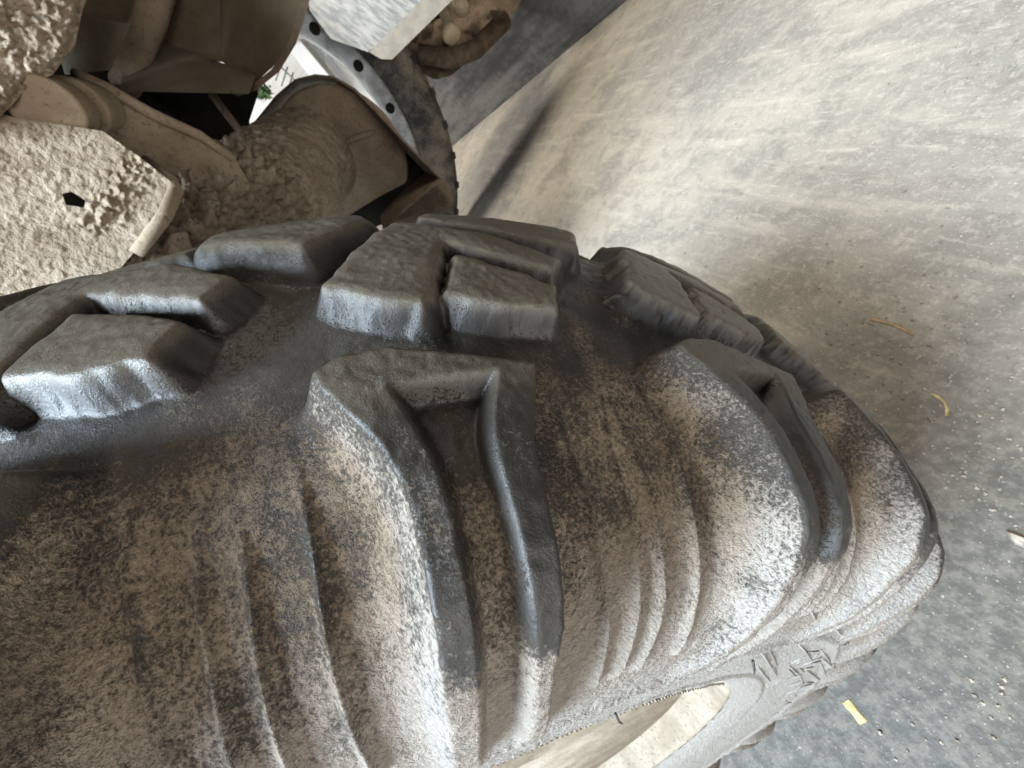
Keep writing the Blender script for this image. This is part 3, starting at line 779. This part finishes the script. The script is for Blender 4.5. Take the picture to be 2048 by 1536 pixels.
# pale painted mudguard box above the far wheel
gd = empty('mudguard', tuple(at(760, 60, 1.75)), 'scuffed pale blue white mudguard box hanging above the far wheel', 'mudguard')
gl = Vector(gd.location)
o = hull('guard_panel', [Vector(p) - gl for p in ext([(600, -90), (620, 22), (662, 78), (736, 104), (800, 52), (930, -90)], 1.72, 1.86)], BLUEW, gd)
o = hull('guard_edge', [Vector(p) - gl for p in ext([(738, 104), (762, 118), (784, 119), (925, -20), (990, -90), (934, -90), (803, 52)], 1.70, 1.84)], GREYP, gd)
# grimy engine block with ochre bolts
en = empty('engine_block', tuple(at(930, 60, 2.05)), 'dark grimy machine block with two ochre bolts beside the pale mudguard', 'engine')
el = Vector(en.location)
slb = slab('block', [(780, -60), (1080, -60), (1005, 62), (955, 105), (905, 150), (870, 160), (800, 120)], 2.15, MUDD, None, 0.1, 8, 0.06, 9, seed=21)
slb.parent = en; slb.matrix_parent_inverse = Matrix.Translation(-el)
for pp, rr_ in (([(886, 14, 1.98), (890, 34, 1.98), (896, 50, 1.975), (901, 64, 1.97), (904, 71, 1.965), (905, 73, 1.965)], [.030, .026, .032, .048, .052, .040]),
                ([(915, -12, 2.0), (919, 4, 2.0), (923, 18, 2.0), (924, 24, 2.0)], [.032, .040, .048, .030])):
    tube('bolt', [Vector(at(*q)) - el for q in pp], rr_, OCHRE, en, 16)
tube('pipe', [Vector(at(*p)) - el for p in ((840, 108, 2.0), (900, 118, 2.0), (950, 100, 2.02), (1010, 40, 2.06))], .045, RUST, en, 12)

# ------------------------------------------------------------------ what the gap shows: a pale yard wall with frames
yd = empty('yard_building', tuple(at(600, 150, 6.2)), 'bright pale building front with white frames seen through the gap', 'building')
yl = Vector(yd.location)
def yslab(name, poly, t, mat, th=.1):
    o = slab(name, poly, t, mat, None, th, 20); o.parent = yd; o.matrix_parent_inverse = Matrix.Translation(-yl); return o
yslab('wall', [(380, -80), (720, -80), (860, 420), (380, 420)], 6.6, YARD)
yslab('white_frame', [(560, 76), (592, 72), (690, 190), (668, 205), (640, 180)], 6.3, YARDW)
yslab('post', [(588, 40), (602, 26), (700, 165), (688, 178)], 6.1, YARDD)
for i in range(9):
    u, v = 578 + i * 8.0, 74 + i * 8.6
    yslab('spike', [(u - 2.6, v), (u + 2.4, v + 2.5), (u - 1, v - 17)], 6.2, YARDD, .05)
for i in range(8):
    a, b = (552 + i * 11.5, 112 + i * 11), (540 + i * 11.5, 150 + i * 11)
    tube('rail', [Vector(at(*a, 6.25)) - yl, Vector(at(*b, 6.25)) - yl], .012, YARDD, yd, 6)
tube('rail', [Vector(at(545, 118, 6.25)) - yl, Vector(at(640, 208, 6.25)) - yl], .014, YARDD, yd, 6)
hb = empty('hedge', tuple(at(520, 180, 6.0)), 'small patch of green leaves low in the bright gap', 'plant')
vv, ff = [], []
for i in range(260):
    c = at(521 + RNG.normal() * 8, 184 + RNG.normal() * 7, 6.0 + RNG.normal() * .06); d = RNG.normal(size=(3, 3)) * .035
    b0 = len(vv); vv += [c + d[0], c + d[1], c + d[2]]; ff.append((b0, b0 + 1, b0 + 2))
o = link('leaves', from_py('leaves', [Vector(v) - Vector(hb.location) for v in vv], ff), GREEN, hb)

# ------------------------------------------------------------------ small things on the floor
def floor_at(u, v):
    d = RW.T @ np.array([(u - 1024) / FPX, (v - 768) / FPX, 1.0]); return CAM + d * (-CAM[2] / d[2])
def straw(u0, v0, u1, v1, w, mat, label, name='straw', bend=0.0, h=.002):
    a, b = Vector(floor_at(u0, v0)), Vector(floor_at(u1, v1)); n = 8
    t = (b - a).normalized(); nn = Vector((-t.y, t.x, 0)); vv, ff = [], []
    for i in range(n + 1):
        f = i / n; p = a.lerp(b, f) + nn * bend * math.sin(f * math.pi); ww = w * (0.5 + .06 * math.sin(9 * f))
        for (x, z) in ((-1, .0006), (-.75, h * .9), (0, h * .72), (.75, h), (1, .0006)):
            vv.append(p + nn * ww * x + Vector((0, 0, z)))
    for i in range(n):
        for j in range(5): ff.append((i * 5 + j, i * 5 + (j + 1) % 5, i * 5 + 5 + (j + 1) % 5, i * 5 + 5 + j))
    ff += [(4, 3, 2, 1, 0), tuple(n * 5 + j for j in range(5))]
    o = link(name, from_py(name, vv, ff), mat); tag(o, label, 'straw', 'bits of straw on the floor'); return o
straw(1692, 1402, 1728, 1446, .011, STRAW, 'short thick golden straw piece near the bottom right')
straw(1742, 638, 1828, 669, .0055, STRAWD, 'long brown straw lying on the floor right of the tread', bend=.003)
straw(1864, 788, 1893, 832, .0035, STRAW, 'thin curved pale straw on the floor right of the shoulder lugs', bend=.006)
o = straw(1448, 408, 1476, 428, .034, STRAWD, 'x') if False else None
# pale chip at the right edge
cp = Vector(floor_at(2035, 1080)); pts = []
for i in range(9):
    a = 2 * math.pi * i / 9; r_ = .008 * (0.6 + .7 * RNG.random()); 
    pts += [cp + Vector((r_ * math.cos(a) * 1.3, r_ * math.sin(a) * .7, .0006)), cp + Vector((r_ * .7 * math.cos(a) * 1.3, r_ * .7 * math.sin(a) * .7, .005 + .003 * RNG.random()))]
tag(hull('wood_chip', pts, CRUMB, None), 'pale flaky chip at the right edge of the floor', 'chip')
# crumbs
vv, ff = [], []
def crumb(x, y, r):
    global vv, ff
    b0 = len(vv)
    ph = RNG.random() * 6.28; P = []
    for j in range(6):
        a = ph + j * math.pi / 3; q = r * RNG.uniform(.7, 1.2); P.append((x + q * math.cos(a), y + q * math.sin(a), .0004 + r * .25 * RNG.random()))
    for j in range(4):
        a = ph + j * math.pi / 2; q = r * RNG.uniform(.35, .75); P.append((x + q * math.cos(a), y + q * math.sin(a), r * RNG.uniform(.8, 1.3)))
    vv += P
    for j in range(6): ff.append((b0 + j, b0 + (j + 1) % 6, b0 + 6 + (j * 4 // 6 + (1 if j in (1, 4) else 0)) % 4))
    for j in range(4):
        k = [0, 2, 3, 5][j]; ff.append((b0 + 6 + j, b0 + k, b0 + 6 + (j - 1) % 4))
    ff.append((b0 + 6, b0 + 7, b0 + 8, b0 + 9))
n = 0
while n < 620:
    u, v = RNG.uniform(1250, 2048), RNG.uniform(60, 1536)
    w = 0.12 + 0.9 * math.exp(-((u - 1780) / 170) ** 2 - ((v - 700) / 160) ** 2) + .35 * math.exp(-((u - 1950) / 120) ** 2 - ((v - 950) / 250) ** 2)
    if RNG.random() > w: continue
    p = floor_at(u, v)
    if p[0] < .20 and abs(p[1]) < .5 and p[0] > -.2 : continue
    crumb(p[0], p[1], 0.0010 + 0.0022 * RNG.random() ** 2); n += 1
for _ in range(700):
    u, v = RNG.uniform(1000, 2048), RNG.uniform(0, 1536); p = floor_at(u, v)
    if p[2] > .01 or (p[0] < .20 and abs(p[1]) < .45 and p[0] > -.2) or np.linalg.norm(p[:2] - CAM[:2]) > 2: continue
    crumb(p[0], p[1], RNG.uniform(.0006, .0014))
o = link('floor_crumbs', from_py('floor_crumbs', vv, ff), CRUMB); tag(o, 'scattered soil crumbs and grit on the concrete floor', None, None, 'stuff')

# ------------------------------------------------------------------ raised mould strokes and rubber vents on the low sidewall
def lifted(x, r, phi, lift):
    k_ = np.argmin((_bx - x) ** 2 + (_br - r) ** 2)
    rg = 0.0016 * math.exp(-((_ss[k_] - sx(.1692, .3405) - 0.004) / 0.0035) ** 2) + 0.0022 * float(sstep(SMAX - 0.028, SMAX - 0.024, _ss[k_]))
    return wpt(_bx[k_] + _nx[k_] * (lift + rg), _br[k_] + _nr[k_] * (lift + rg), phi)
STROKES = [[(0.1683, 0.3547, 25.32), (0.1669, 0.3314, 31.87), (0.1615, 0.3001, 48.22)], [(0.1675, 0.3363, 28.98), (0.1622, 0.3029, 42.85), (0.1593, 0.2906, 59.91)], [(0.1609, 0.2974, 41.66), (0.1575, 0.2839, 54.74), (0.1576, 0.2841, 64.42)], [(0.1668, 0.3305, 39.48), (0.1656, 0.3202, 48.31), (0.1654, 0.318, 57.98)], [(0.1658, 0.3215, 48.55), (0.166, 0.3235, 50.52), (0.1663, 0.3261, 52.47)], [(0.1665, 0.3276, 51.79), (0.1666, 0.3285, 59.72), (0.1674, 0.3357, 67.67)], [(0.1625, 0.3042, 52.72), (0.1643, 0.3118, 51.36), (0.1655, 0.3189, 51.05)], [(0.1621, 0.3026, 54.11), (0.1624, 0.3037, 61.01), (0.1635, 0.3086, 67.1)], [(0.1637, 0.3092, 59.3), (0.1653, 0.3174, 58.36), (0.1663, 0.3257, 58.66)], [(0.1614, 0.2995, 57.6), (0.1618, 0.3013, 62.77), (0.1627, 0.3053, 67.47)], [(0.1633, 0.3078, 61.75), (0.1637, 0.3096, 64.3), (0.1643, 0.3118, 66.74)], [(0.166, 0.3238, 54.42), (0.1656, 0.3202, 55.28), (0.1652, 0.3165, 56.17)], [(0.165, 0.3153, 60.17), (0.1656, 0.3199, 61.1), (0.1661, 0.3246, 62.0)], [(0.1641, 0.3112, 64.13), (0.165, 0.3149, 63.95), (0.1655, 0.3193, 64.54)], [(0.1622, 0.3032, 68.16), (0.163, 0.3065, 67.78), (0.1638, 0.3098, 67.41)], [(0.1627, 0.305, 75.08), (0.1637, 0.3093, 74.3), (0.1647, 0.3135, 73.54)], [(0.1636, 0.3091, 68.38), (0.1647, 0.3138, 73.08), (0.1658, 0.3219, 78.33)], [(0.1647, 0.3138, 66.07), (0.166, 0.3236, 72.29), (0.1677, 0.338, 78.39)], [(0.1661, 0.3243, 77.98), (0.1666, 0.3287, 78.53), (0.1671, 0.3333, 79.06)], [(0.1637, 0.3094, 81.51), (0.1656, 0.3203, 80.19), (0.1671, 0.3332, 79.88)], [(0.1649, 0.3144, 81.22), (0.1666, 0.3288, 86.42), (0.1684, 0.3486, 91.89)], [(0.1652, 0.3165, 86.79), (0.1659, 0.3232, 88.73), (0.1668, 0.3303, 90.61)], [(0.1646, 0.3131, 90.58), (0.1663, 0.3263, 90.42), (0.168, 0.3406, 90.55)], [(0.1653, 0.3173, 78.19), (0.1653, 0.3179, 80.56), (0.1654, 0.3187, 82.93)], [(0.1653, 0.3175, 95.94), (0.1667, 0.3296, 95.91), (0.1681, 0.3419, 95.89)], [(0.1657, 0.321, 97.17), (0.1661, 0.3249, 96.87), (0.1666, 0.3287, 96.57)], [(0.1684, 0.3487, 42.84), (0.1685, 0.3446, 50.25), (0.1684, 0.3479, 59.82)], [(0.1679, 0.3401, 58.18), (0.1682, 0.3428, 58.28), (0.1685, 0.3457, 58.54)], [(0.1681, 0.3672, 30.07), (0.1681, 0.3626, 31.73), (0.1682, 0.3579, 33.58)], [(0.1662, 0.3254, 64.62), (0.1668, 0.3301, 69.34), (0.1676, 0.337, 73.95)], [(0.1664, 0.3269, 61.8), (0.1674, 0.3359, 68.68), (0.1683, 0.3543, 76.99)], [(0.1632, 0.3072, 54.72), (0.1637, 0.3096, 54.02), (0.1643, 0.312, 53.33)]]
for q in STROKES:
    w_ = 0.00055 + 0.0002 * RNG.random()
    tube('mould_stroke', [lifted(*q[0], .0001), lifted(*q[1], .0004), lifted(*q[2], .0003)], [w_, w_, w_ * .8], MT, carcass, 6, dusty={'dust': .62, 'pale': 1.0})
for (phi, s_, l) in ((9.6, SMAX - .004, .013), (16.5, SMAX - .048, .008), (31.5, SMAX - .07, .007)):
    x0_, r0_ = bpos(s_); x1_, r1_ = bpos(min(s_ + l, SMAX))
    tube('rubber_vent', [lifted(float(x0_), float(r0_), phi, .001), lifted(float(x0_ + x1_) / 2, float(r0_ + r1_) / 2, phi + .5, .004), lifted(float(x1_), float(r1_), phi + 1.2, .005)], [.0007, .0006, .0004], MT, carcass, 6, dusty={'dust': .35, 'pale': .5})
